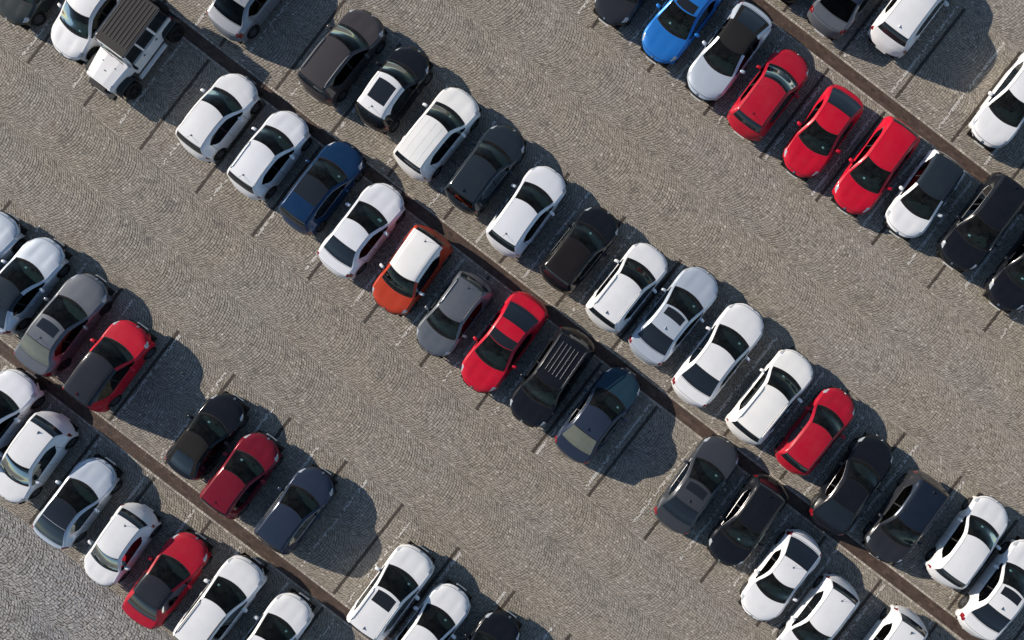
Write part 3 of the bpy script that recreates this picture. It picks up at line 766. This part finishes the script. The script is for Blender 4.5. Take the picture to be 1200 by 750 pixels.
def make_jeep(pos, ang, label):
    root = empty('off_road_vehicle', pos, ang); root['label'] = label; root['category'] = 'off-road vehicle'; root['group'] = 'cars parked in rows on the cobbled lot'
    Wt = COL['white']; CL = CLAD
    RG = plain('ribbed_hardtop_grey', (0.026, 0.025, 0.026), 0.65)
    L = 4.35
    # tub
    bm = bmesh.new(); add_box(bm, (-.62, 0, .85), (2.62, 1.52, .62), None, .04); bm_obj('body', bm, Wt, root)
    # hood: tapered toward the grille, crowned
    V = []; F = []
    for i, x in enumerate(np.linspace(.66, 1.86, 7)):
        hw = .74-.12*(i/6); zt = 1.20-.06*(i/6)**2
        for y, z in ((-hw, .80), (-hw, zt-.05), (-hw*.9, zt-.01), (-hw*.4, zt+.02), (hw*.4, zt+.02), (hw*.9, zt-.01), (hw, zt-.05), (hw, .80)): V.append((x, y, z))
    for i in range(6):
        for k in range(7): a = i*8+k; F.append((a, a+1, a+9, a+8))
    F.append(tuple(range(48, 56)))
    mesh_py('hood', V, F, Wt, root)
    for y in (-.42, .42): box_obj('hood_latch', (1.70, y*1.35, 1.12), (.10, .04, .05), TRIM, root)
    for x, y in ((1.05, -.3), (1.05, .3), (1.35, 0)): box_obj('washer_nozzle', (x, y, 1.215), (.04, .04, .02), TRIM, root)
    g = box_obj('grille', (1.88, 0, .88), (.06, 1.22, .46), Wt, root, bevel=.02)
    for k in range(7): box_obj('grille_slat', (1.915, -.27+.09*k, .92), (.02, .045, .30), TRIM, g)
    for s in (1, -1):
        bm = bmesh.new(); bmesh.ops.create_cone(bm, cap_ends=True, segments=14, radius1=.10, radius2=.09, depth=.05, matrix=Matrix.Translation((1.92, s*.47, .93)) @ Matrix.Rotation(PI/2, 4, 'Y')); bm_obj('headlight', bm, LAMP, root)
        for x0, nm in ((1.38, 0), (-1.57, 1)):
            V = []; F = []      # fender flare: an arched band standing out over the wheel
            for i, t in enumerate(np.linspace(.12, PI-.12, 9)):
                xx = x0+.52*math.cos(t); zz = .50+.47*min(1, math.sin(t)*1.25)
                for y, dz in ((.66, .0), (.92, -.015), (.95, -.06), (.66, -.05)): V.append((xx, s*y, zz+dz))
            for i in range(8):
                for k in range(3): a = i*4+k; F.append((a, a+1, a+5, a+4))
            mesh_py('fender_flare', V, F, CL, root, smooth=False)
            wroot = bpy.data.objects.new('wheel', TYRE); link(wroot, root); wroot.location = (x0, s*.82, .41); wroot.scale = (1.24, 1.25, 1.24)
            if s < 0: wroot.rotation_euler = (0, 0, PI)
            link(bpy.data.objects.new('rim', RIMS[1]), wroot)
        box_obj('running_board', (-.10, s*.86, .48), (1.75, .16, .05), Wt, root, bevel=.01)
        for xa, xb in ((.60, -.22), (-.26, -1.02)):
            box_obj('door', ((xa+xb)/2, s*.770, .86), (xa-xb-.03, .03, .52), Wt, root, bevel=.008)
            box_obj('door_handle', (xb+.12, s*.80, 1.02), (.12, .03, .03), TRIM, root)
        # window frames, side panes between
        for xa, xb in ((.50, -.20), (-.28, -.98), (-1.08, -1.86)):
            V = [(xa, s*.765, 1.17), (xb, s*.765, 1.17), (xb, s*.70, 1.72), (xa-(.10 if xa > .4 else 0), s*.70, 1.72)]
            mesh_py('side_window', V, [(0, 1, 2, 3)] if s < 0 else [(3, 2, 1, 0)], DARKGLASS, root)
        for xx, wd_ in ((.555, .09), (-.24, .08), (-1.03, .10), (-1.90, .07)):
            lean = -.10 if xx > .4 else 0
            V = [(xx-wd_/2, s*.772, 1.16), (xx+wd_/2, s*.772, 1.16), (xx+wd_/2+lean, s*.707, 1.73), (xx-wd_/2+lean, s*.707, 1.73),
                 (xx-wd_/2, s*.735, 1.16), (xx+wd_/2, s*.735, 1.16), (xx+wd_/2+lean, s*.67, 1.73), (xx-wd_/2+lean, s*.67, 1.73)]
            mesh_py('pillar', V, [(0, 1, 2, 3), (4, 7, 6, 5), (0, 4, 5, 1), (1, 5, 6, 2), (3, 2, 6, 7), (0, 3, 7, 4)], Wt if xx > -1.5 else TRIM, root)
        bm = bmesh.new(); add_tube(bm, [(.55, s*.75, 1.20), (-1.90, s*.75, 1.20)], .02, 4); bm_obj('window_sill', bm, Wt, root)
        o = bpy.data.objects.new('mirror', mirror_mesh('black', COL['black'])); link(o, root); o.location = (.50, s*.95, 1.24)
        box_obj('mirror_arm', (0, -s*.11, -.03), (.05, .14, .03), TRIM, o)
        box_obj('tail_light', (-1.96, s*.70, .95), (.07, .12, .20), REDLAMP, root, bevel=.01)
    # windscreen with white frame
    V = [(.66, -.66, 1.20), (.66, .66, 1.20), (.50, .60, 1.70), (.50, -.60, 1.70)]
    mesh_py('windscreen', V, [(0, 1, 2, 3)], GLASS, root)
    bm = bmesh.new()
    for a, b in ((0, 1), (1, 2), (2, 3), (3, 0)): add_tube(bm, [V[a], V[b]], .035, 6)
    bm_obj('windscreen_frame', bm, Wt, root)
    bm = bmesh.new()
    for y in (.45, -.05): add_tube(bm, [(.72, y, 1.22), (.68, y-.45, 1.30)], .010, 4)
    bm_obj('wiper', bm, TRIM, root)
    # hard top
    rf = box_obj('roof', (-.74, 0, 1.76), (2.46, 1.43, .09), RG, root, bevel=.03)
    for k in range(8):
        box_obj('roof_rib', (-.86, -.58+.166*k, 1.812), (2.0, .035, .018), plain('rib_light_grey', (0.07, 0.068, 0.066), .6), rf, bevel=.006)
    box_obj('roof_joint', (.02, 0, 1.806), (.03, 1.36, .008), TRIM, rf)
    bm = bmesh.new(); add_tube(bm, [(.44, -.74, 1.82), (-1.9, -.74, 1.82)], .018, 5); add_tube(bm, [(.44, .74, 1.82), (-1.9, .74, 1.82)], .018, 5); bm_obj('roof_rail', bm, CHROME, root)
    box_obj('rear_window', (-1.945, 0, 1.45), (.02, 1.2, .45), GLASS_DARK, root)
    box_obj('front_bumper', (2.06, 0, .62), (.22, 1.30, .18), CL, root, bevel=.03)
    bmx = bmesh.new(); add_box(bmx, (2.02, 0, .76), (.14, .45, .10), None, .02); bm_obj('winch', bmx, TRIM, root)
    for y in (-.45, .45): box_obj('tow_hook', (2.18, y, .64), (.08, .05, .08), TRIM, root)
    box_obj('rear_bumper', (-2.05, 0, .58), (.18, 1.45, .16), CL, root, bevel=.03)
    sw = bpy.data.objects.new('spare_wheel', TYRE); link(sw, root); sw.location = (-2.12, 0, 1.02); sw.rotation_euler = (0, 0, PI/2); sw.scale = (1.2, 1.1, 1.2)
    link(bpy.data.objects.new('rim', RIMS[1]), sw)
    box_obj('underbody', (-.05, 0, .50), (3.9, .9, .22), UNDER, root)
    box_obj('interior', (-.7, 0, .98), (2.3, 1.38, .35), SEATM, root)
    for sy in (.36, -.36):
        o = bpy.data.objects.new('seat', SEATS['dark']); link(o, root); o.location = (-.05, sy, .85)
    box_obj('number_plate', (2.185, .0, .62), (.012, .5, .10), PLATE, root)

V_ANG = math.degrees(math.atan2(Vv.y, Vv.x))
H_REF = 0.6
def car(front, rear, typ, col, label, L=None, name=None, **kw):
    """front / rear: survey marks of the two bumper middles (rear or front may be None, then L gives the length)"""
    D = kw.pop('down', None)
    if front and rear:
        f, r = gpt(*front, H_REF), gpt(*rear, H_REF)
        d = f-r; a = math.atan2(d.y, d.x); ref = math.radians(V_ANG if d.y > 0 else V_ANG-180)
        da = (a-ref+PI) % (2*PI)-PI
        a = ref+da*0.6; c = (f+r)/2; Lm = L or d.length
    else:
        a = math.radians((V_ANG+0.6) if not D else V_ANG-180+0.6); dirv = Vector((math.cos(a), math.sin(a), 0)); Lm = L
        c = (gpt(*front, H_REF)-dirv*L/2) if front else (gpt(*rear, H_REF)+dirv*L/2)
    nm = name or {'hatch': 'hatchback', 'sedan': 'sedan', 'suv': 'suv', 'coupe': 'coupe', 'mini': 'hatchback'}[typ]
    return make_car(nm, (c.x, c.y, 0), a, typ, Lm, col, label, **kw)

# --- row above and beside the upper-left brick strip, and onwards (survey marks on the lot plan)
exec_cars = [
 # lower side of the middle strip
 (((8, 24), None, 'hatch', 'olive', 'dark green-grey hatchback cut off by the top left corner'), dict(L=4.1, down=1)),
 (((72, 65), None, 'hatch', 'white', 'white hatchback parked right beside the white off-road vehicle with ribbed roof'), dict(L=4.2, down=1, fin='none')),
 (((292, 92), (224, 181), 'hatch', 'white', 'white hatchback first to the right of the shaded gap by the off-road vehicle'), dict(fin='stub')),
 (((351, 135), (284, 227), 'hatch', 'pearl', 'white estate-like hatchback between the plain white hatchback and the navy hatchback'), dict(fin='stub', rails='body')),
 (((415, 171), (343, 268), 'hatch', 'navy', 'navy blue hatchback with black glass panel on the front of its roof'), dict(trunkroof=.55, chrome=True, fin='none')),
 (((463, 220), (388, 319), 'sedan', 'pearl', 'white sedan between the navy hatchback and the orange car'), dict(fin='none', slip=True)),
 (((452, 364), (513, 272), 'suv', 'orange', 'orange crossover with a white roof'), dict(roof='warmwhite', fin='stub', mirrorcol='white')),
 (((500, 413), (564, 324), 'hatch', 'grey', 'mid grey hatchback between the orange car and the red sedan'), dict(fin='stub', rails='chrome')),
 (((553, 456), (627, 348), 'sedan', 'red', 'bright red sedan with black front roof glass, left of the black car with roof bars'), dict(sunroof=(.02, .45), pano=True, fin='none')),
 (((613, 496), (680, 389), 'suv', 'black', 'black suv with pale bars running along its roof'), dict(ribs=5, rails='chrome', fin='none', W=1.84)),
 (((739, 435), (664, 536), 'sedan', 'bluegrey', 'dark blue sedan with pale rear window beside the shaded empty bay'), dict(rearglass='pale', hood='teal', chrome=True, fin='fin')),
 (((853, 515), (781, 619), 'sedan', 'sedangrey', 'dark grey sedan with a roof hatch, right of the large shaded empty bay'), dict(sunroof=(.12, .5), fin='fin', chrome=True)),
 (((843, 659), (907, 561), 'hatch', 'black', 'black hatchback nose down between the grey sedan with roof hatch and a white car'), dict(chrome=True, fin='fin')),
 (((880, 723), (947, 627), 'coupe', 'white', 'white fastback with large dark rear glass, below the black cars at lower right'), dict(fin='stub', L=4.15)),
 ((None, (992, 681), 'hatch', 'white', 'white hatchback cut by the bottom edge, second from the brick strip junction'), dict(L=4.1, down=1, fin='stub')),
 ((None, (1071, 718), 'hatch', 'white', 'white hatchback mostly below the bottom edge, only its dark tailgate glass and roof showing'), dict(L=4.1, down=1)),
 # upper side of the middle strip
 ((None, (260, 40), 'sedan', 'silver', 'silver grey sedan cut by the top edge, tail above the dark brick strip'), dict(L=4.45, rearglass='privacy')),
 (((439, 21), (367, 112), 'suv', 'taupe', 'dark grey people carrier with pale roof rails, leftmost of the upper middle row'), dict(rails='chrome', L=4.2, W=1.80, fin='none')),
 (((492, 59), (433, 149), 'mini', 'black', 'black small car with white roof and dark roof window'), dict(roof='white', sunroof=(.16, .72), cladding=True, mirrorcol='black', fin='stub', rim=0)),
 (((551, 111), (477, 203), 'suv', 'warmwhite', 'white crossover with ridged roof beside the black car with white roof'), dict(grooves=3, fin='none')),
 (((604, 152), (536, 244), 'hatch', 'slate', 'dark slate hatchback between two white cars in the upper middle row'), dict(chrome=True, rearglass='privacy')),
 (((651, 199), (585, 295), 'hatch', 'pearl', 'white hatchback between the slate hatchback and the black brown car'), dict(fin='stub')),
 (((715, 249), (645, 335), 'hatch', 'black', 'black hatchback with brownish roof and thin bright side trim'), dict(roof='brownblack', chrome=True, rearglass='dark', fin='none')),
 (((771, 292), (700, 381), 'suv', 'white', 'white crossover with dark side windows, right of the black car with bright trim'), dict(fin='fin', rails='body', W=1.8)),
 (((832, 319), (749, 420), 'sedan', 'silverwhite', 'pale silver sedan with small square sunroof and dark rear glass'), dict(sunroof=(.08, .42), fin='fin')),
 (((884, 361), (801, 469), 'sedan', 'white', 'long white sedan with plain roof and black rear glass, largest car of its row'), dict(W=1.88, fin='none')),
 (((941, 417), (864, 511), 'suv', 'warmwhite', 'white estate with raised roof edges between the long white sedan and the small red hatchback'), dict(rails='body', L=4.3, W=1.8, fin='none')),
 (((992, 460), (920, 549), 'hatch', 'crimson', 'small red hatchback at right of the middle row, beside black cars'), dict(fin='none', W=1.70)),
 (((1033, 513), (963, 622), 'coupe', 'black', 'long black car right of the small red hatchback, tail on the brick strip'), dict(chrome=True, fin='none', L=4.55, rearglass='dark')),
 (((1027, 654), (1091, 558), 'suv', 'darkgrey', 'charcoal suv nose down, between the long black car and a white hatchback'), dict(roof='midnight', fin='fin', chrome=False)),
 (((1168, 585), (1101, 683), 'hatch', 'white', 'white hatchback at lower right with long dark side windows, roof plain'), dict(fin='none')),
 ((None, (1136, 742), 'sedan', 'white', 'white sedan with sunroof and dark rear glass in the bottom right corner'), dict(L=4.6, sunroof=(.08, .42), fin='fin')),
 # lower side of the upper right strip
 (((707, 24), None, 'hatch', 'darkgrey', 'dark grey car cut by the top edge, left of the blue sedan'), dict(L=4.2, down=1)),
 (((763, 69), None, 'sedan', 'blue', 'bright blue sedan with sunroof at the top edge'), dict(L=4.5, down=1, sunroof=(.05, .42), fin='none')),
 (((816, 113), (891, 11), 'coupe', 'silverwhite', 'silver white convertible with a closed black soft top'), dict(soft='black', fin='none', name='convertible')),
 (((936, 63), (867, 157), 'hatch', 'crimson', 'red hatchback nose up, leftmost of the three red cars'), dict(fin='stub')),
 (((931, 204), (995, 107), 'coupe', 'red', 'red fastback nose down, middle of the three red cars'), dict(fin='none', L=4.15, mirrorcol='red')),
 (((989, 247), (1061, 144), 'hatch', 'red', 'red hatchback nose down, rightmost of the three red cars'), dict(fin='none')),
 (((1051, 275), (1112, 183), 'hatch', 'white', 'white small car with a black roof beside the rightmost red car'), dict(roof='slate', fin='none')),
 (((1115, 308), (1184, 215), 'suv', 'black', 'black suv between the white car with black roof and another black car'), dict(L=4.35, chrome=True, fin='fin')),
 (((1168, 359), None, 'hatch', 'black', 'black hatchback cut by the right edge with bright headlamps'), dict(L=4.3, down=1)),
 (((1222, 404), None, 'hatch', 'white', 'white car of which only a front corner shows at the right edge'), dict(L=4.2, down=1)),
 # upper side of the upper right strip
 ((None, (909, -6), 'hatch', 'black', 'black car almost wholly beyond the top edge, left of the grey blue sedan'), dict(L=4.2)),
 ((None, (961, 36), 'sedan', 'grey', 'grey blue sedan cut by the top edge above the brown brick strip'), dict(L=4.5, hood='bluegrey', roof='bluegrey', rearglass='privacy')),
 ((None, (1033, 57), 'suv', 'white', 'white suv with small roof fin cut by the top edge, beside a lobed shadow'), dict(L=4.4, fin='fin')),
 (((1149, 168), None, 'hatch', 'white', 'white hatchback nose down at the right edge with black grille and round badge'), dict(L=4.3, down=1, fin='none')),
 # upper side of the lower left strip
 (((13, 253), None, 'sedan', 'silverwhite', 'pale silver car of which only the front corner shows at the left edge'), dict(L=4.4)),
 (((66, 283), None, 'coupe', 'silverwhite', 'pale silver coupe with black roof at the left edge'), dict(L=4.5, roof='slate')),
 (((115, 325), (37, 435), 'sedan', 'grey', 'grey sedan with sunroof left of the red car with black roof'), dict(sunroof=(.15, .55), rearglass='pale', rim=1)),
 (((165, 381), (99, 475), 'suv', 'red', 'red crossover with long black roof beside a round shadow'), dict(roof='darkgrey', rearglass='dark', deckcol='darkgrey', fin='fin')),
 (((275, 467), (212, 555), 'coupe', 'black', 'small black convertible with closed dark roof, right of the round shadow'), dict(soft='brown', fin='none', L=3.95, W=1.72, name='convertible')),
 (((316, 512), (253, 601), 'hatch', 'darkred', 'dark red hatchback beside the small black convertible'), dict(fin='stub')),
 (((380, 552), (316, 642), 'hatch', 'bluegrey', 'dark blue-grey hatchback casting a long round shadow on the empty bays'), dict(chrome=True, fin='none')),
 (((495, 643), (425, 742), 'suv', 'white', 'white crossover with square sunroof and roof fin at bottom centre'), dict(sunroof=(.06, .34), fin='fin', rails='body')),
 (((540, 689), None, 'hatch', 'white', 'white hatchback right of the white crossover with square sunroof at the bottom edge'), dict(L=4.2)),
 (((599, 721), None, 'hatch', 'black', 'black car at the bottom edge with only its bonnet showing'), dict(L=4.2)),
 # lower side of the lower left strip
 (((35, 439), None, 'suv', 'pearl', 'white crossover cut by the left edge beside the brick strip'), dict(L=4.25)),
 (((5, 585), (72, 488), 'hatch', 'white', 'white hatchback nose down with red tail lamps and roof fin at the left edge'), dict(fin='fin')),
 (((124, 542), (59, 635), 'coupe', 'silverwhite', 'white fastback with a large black glass roof in the lower left'), dict(trunkroof=.98, L=4.15, fin='none', rearglass='dark')),
 (((112, 683), (170, 595), 'hatch', 'white', 'small white hatchback nose down left of the red car with black roof'), dict(fin='stub', W=1.68)),
 (((232, 628), (163, 729), 'sedan', 'crimson', 'red sedan with black roof panel at lower left'), dict(roof='darkgrey', fin='none')),
 (((299, 657), None, 'suv', 'white', 'white estate with black roof rails cut by the bottom edge'), dict(L=4.4, rails='black', W=1.8)),
 (((355, 700), None, 'hatch', 'white', 'white hatchback with ridged bonnet cut by the bottom edge beside the brick strip'), dict(L=4.2)),
]
for args, kw in exec_cars: car(*args, **kw)
jp = gpt(158, 59, .5)
make_jeep((jp.x, jp.y, 0), math.radians(V_ANG-180+1.0), 'white off-road vehicle with grey ribbed hard top and big black wheels')
